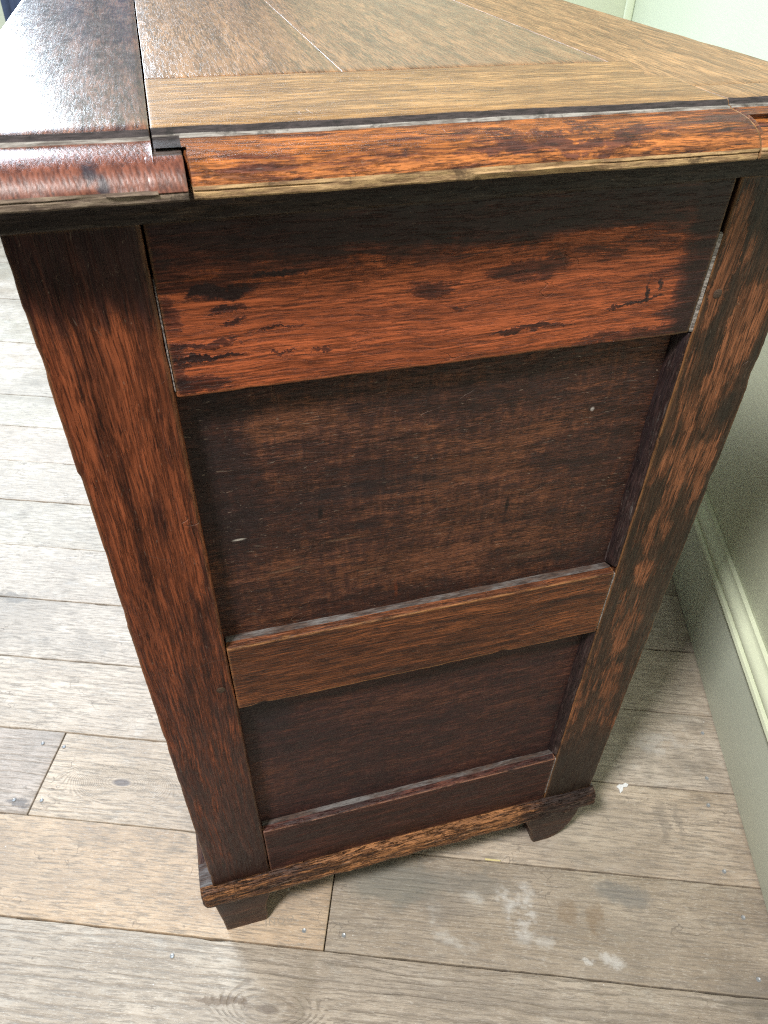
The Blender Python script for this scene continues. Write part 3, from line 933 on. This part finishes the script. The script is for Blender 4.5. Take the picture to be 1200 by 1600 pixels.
# lap of the front board below the bite, with its own moulded face
lp = [(cur[i][0], cur[i][1], 0) for i in range(5, NO + 1)]
lp = [(0.006, lp[0][1], 0)] + lp + [(q[0], q[1], 0) for q in low] + [(0.006, ZTOP - 0.0225, 0)]
nl = len(lp)
fix_normals(sweep('lap', lp, XJ1 - 0.004, 0.0955, 'X', M['endgrain'], chest, step=0.003, amp=0.0001, chip=0, endr=0.0006,
                  mats=[M['endgrain'], M['raw_dirty'], M['dust']], matfn=lambda j, l: 2 if j == 0 or j == nl - 1 else (1 if j > nl - 6 else 0)))
# back board: end grain patch at the edge, grain runs away from the camera
mats_b2 = [M['top_back'], M['top_edge'], M['raw'], M['cove'], M['fillet']]


def backbite(l, a, b):
    if 0.4190 < l and a < 0.0075 and ZTOP - 0.0112 + 0.0012 * math.sin(l * 300) < b < ZTOP - 0.0050:
        a += 0.0062
        b -= 0.0022
    return a, b


top_piece(0.4168, XR, 0.05, mats_b2, 3.5, notch=backbite, step=0.002)
# the long boards behind the side board
def flat_board(x0, x1, y0, y1, mat, seed):
    return fix_normals(sweep('top_board', rrect(x0, x1, ZTOP - 0.0226, ZTOP, 0.0004, 0.012), y0, y1, 'Y', M[mat], chest, step=0.012,
                             amp=0.0004, chip=0.0005, seed=seed, endr=0.0008, freq=0.6))


flat_board(XJ1 + 0.0012, 0.2075, YB + 0.0012, LEN, 'top_mid', 4)
flat_board(0.2078, XJ2 - 0.0006, YB + 0.0010, LEN, 'top_mid', 5)
flat_board(0.4003, XR, 0.0505, LEN, 'top_back', 6)
flat_board(0.4003, 0.4157, YB + 0.0005, YB + 0.001, 'top_back', 6) if False else None

# ---------------------------------------------------------------- base moulding and feet
bp = [(0.030, 0.0925), (0.030, ZC - 0.0003), (0.002, ZC - 0.0003), (-0.0035, ZC - 0.0008), (-0.0078, ZC - 0.0024, 1), (-0.0112, ZC - 0.0060, 1), (-0.0128, ZC - 0.0100),
      (-0.0122, ZC - 0.0128), (-0.0108, ZC - 0.0140), (-0.0124, ZC - 0.0158), (-0.0138, ZC - 0.0200), (-0.0140, ZC - 0.0240, 1), (-0.0132, ZC - 0.0272, 1), (-0.0105, 0.0925, 1)]


def mitre(l, a, b):
    return a, b


def base_hook(l, a, b):
    if a < 0.0:
        a += 0.0016 * noise.noise(Vector((l * 30, b * 160, 3))) + 0.0008 * noise.noise(Vector((l * 120, b * 300, 5)))
        if l < -0.010:                      # rounded mitred corner
            a += (-(l + 0.010)) * 0.8
        if l > 0.496:
            a += 0.0010 * max(0, noise.noise(Vector((l * 400, b * 400, 5))))
    return a, b


fix_normals(sweep('base_moulding', bp, -0.0155, 0.5050, 'X', M['base'], chest, step=0.004, amp=0.0004, chip=0.0018, seed=41, hook=base_hook, endr=0.0025,
                  mats=[M['base'], M['dust']], matfn=lambda j, l: 1 if j == 1 else 0))
bp2 = [(-a_b[0] if False else a_b[0], a_b[1], a_b[2] if len(a_b) > 2 else 0) for a_b in bp]
fp = [(p[0] - 0.0035 if p[0] < 0 else p[0] * 0.5, p[1], p[2]) for p in bp2]
fix_normals(sweep('base_moulding', fp, 0.0305, LEN - 0.01, 'Y', M['base_front'], chest, step=0.006, amp=0.0005, chip=0.0012, seed=42))


def foot(xz, y0, y1, flipx=None):
    """bracket foot cut from a plank: an outline in x,z given a thickness in y"""
    pts = [(flipx - x, z) if flipx else (x, z) for x, z in xz]
    V, F = [], []
    n = len(pts)
    for y, ins in ((y0 + 0.0012, 0), (y0, 0.0012), (y1, 0.0012), (y1 - 0.0012, 0)):
        cx = sum(p[0] for p in pts) / n
        cz = sum(p[1] for p in pts) / n
        for x, z in pts:
            k = ins
            V.append((x + math.copysign(k, cx - x), y, z + math.copysign(k, cz - z) if z > 0.002 else z))
    # order rings: front inset, front, back, back inset
    for a, b in ((1, 0), (0, 3), (3, 2)):
        for k in range(n):
            F.append((a * n + k, a * n + (k + 1) % n, b * n + (k + 1) % n, b * n + k))
    F.append(tuple(n + k for k in range(n)))
    F.append(tuple(2 * n + k for k in range(n))[::-1])
    return fix_normals(link('foot', V, F, M['foot'], chest))


front_foot = [(-0.004, 0.0922), (-0.003, 0.07), (0.0, 0.03), (0.001, 0.0), (0.020, 0.0), (0.053, 0.0), (0.0555, 0.008), (0.0560, 0.018), (0.0555, 0.030),
              (0.0565, 0.045), (0.059, 0.058), (0.062, 0.066), (0.064, 0.080), (0.064, 0.0922)]
back_foot = [(0.4125, 0.0922), (0.4125, 0.072), (0.4185, 0.056), (0.4250, 0.040), (0.4280, 0.024), (0.4310, 0.008), (0.4350, 0.0), (0.4600, 0.0), (0.4710, 0.006),
             (0.4800, 0.018), (0.4870, 0.036), (0.4910, 0.056), (0.4930, 0.075), (0.4930, 0.0922)]
foot(front_foot, -0.007, 0.040)
foot(back_foot, -0.003, 0.030)
foot(front_foot, LEN - 0.055, LEN - 0.012)
foot(back_foot, LEN - 0.045, LEN - 0.012)

# ---------------------------------------------------------------- the rest of the carcass
boxmesh('back_board', 0.486, 0.4985, 0.0345, LEN - 0.035, 0.101, 0.9210, M['body'], chest)
boxmesh('bottom_board', 0.0175, 0.4855, 0.0345, LEN - 0.035, 0.0925, 0.1195, M['body'], chest)
boxmesh('far_side_panel', 0.001, 0.4985, LEN - 0.0345, LEN - 0.012, 0.101, 0.9210, M['body'], chest, axis='X')
# front: posts and rails round three drawer fronts (hardly seen from here)
boxmesh('bottom_rail', 0.0, 0.017, 0.0345, LEN - 0.035, 0.1225, 0.165, M['body'], chest, amp=0.0003, step=0.02)
boxmesh('top_rail', 0.0, 0.017, 0.0345, LEN - 0.035, 0.885, 0.9210, M['body'], chest, amp=0.0003, step=0.02)
for z0, z1 in ((0.168, 0.408), (0.412, 0.652), (0.656, 0.882)):
    boxmesh('drawer_front', 0.002, 0.018, 0.038, LEN - 0.038, z0, z1, M['body'], chest, r=0.003, amp=0.0004, step=0.02)

# ---------------------------------------------------------------- small things on the floor
g = G('white_flake', 0.7)
g.b.inputs['Base Color'].default_value = (0.78, 0.80, 0.82, 1)
V, F = [(0, 0, 0.0016)], []
out = [(0.011, 0.002), (0.008, 0.0055), (0.002, 0.004), (-0.003, 0.0062), (-0.008, 0.0042), (-0.0065, -0.001), (-0.0085, -0.0065), (-0.003, -0.0045), (0.001, 0.0002), (0.007, -0.001)]
for a, b in out:
    V.append((a, b, 0.0009 + 0.0005 * math.sin(a * 900)))
for a, b in out:
    V.append((a * 1.02, b * 1.02, 0.0001))
n = len(out)
for k in range(n):
    F.append((0, 1 + k, 1 + (k + 1) % n))
    F.append((1 + k, 1 + n + k, 1 + n + (k + 1) % n, 1 + (k + 1) % n))
fl = link('plaster_flake', V, F, g.m, smooth=False)
fl.matrix_world = FM @ Matrix.Translation((-0.166, 0.247, 0.0006)) @ Matrix.Rotation(0.4, 4, 'Z')
fl['label'] = 'small white plaster flake lying on the floorboards right of the chest'
fl['category'] = 'flake'
g = G('pale_splinter', 0.7)
g.b.inputs['Base Color'].default_value = (0.70, 0.60, 0.30, 1)
sp = boxmesh('wood_splinter', -0.011, 0.011, -0.0012, 0.0012, 0.0004, 0.0022, g.m, axis='X', r=0.0005, amp=0.0004, step=0.003)
sp.matrix_world = FM @ Matrix.Translation((-0.365, 0.1185, 0.0))
sp['label'] = 'tiny pale yellow wood splinter on the floor joint below the base moulding'
sp['category'] = 'splinter'

# dark curtain beyond the far end of the chest
g = G('navy_cloth', 0.85)
P = g.obj()
g.put(g.b.inputs['Base Color'], g.mix(g.noise(P, 60, 4, 0.6), (0.030, 0.045, 0.090), (0.060, 0.080, 0.140)))
g.bump(g.noise(P, 400, 3, 0.6), 0.4, 0.001)
V, F = [], []
nn = 60
for j in range(13):
    z = 0.42 + 1.0 * j / 12
    for i in range(nn + 1):
        t = i / nn
        V.append((t * 0.9, 0.028 * math.sin(t * 34 + 0.15 * j) + 0.010 * math.sin(t * 77), z))
for j in range(12):
    for i in range(nn):
        a = j * (nn + 1) + i
        F.append((a, a + 1, a + nn + 2, a + nn + 1))
cu_ = link('curtain', V, F, g.m)
so = cu_.modifiers.new('thickness', 'SOLIDIFY')
so.thickness = 0.004
cu_.matrix_world = FM @ Matrix.Translation((-1.922, FW - 0.08, 0))
cu_['label'] = 'dark navy cloth hanging at the far wall beyond the chest, top left corner'
cu_['category'] = 'curtain'
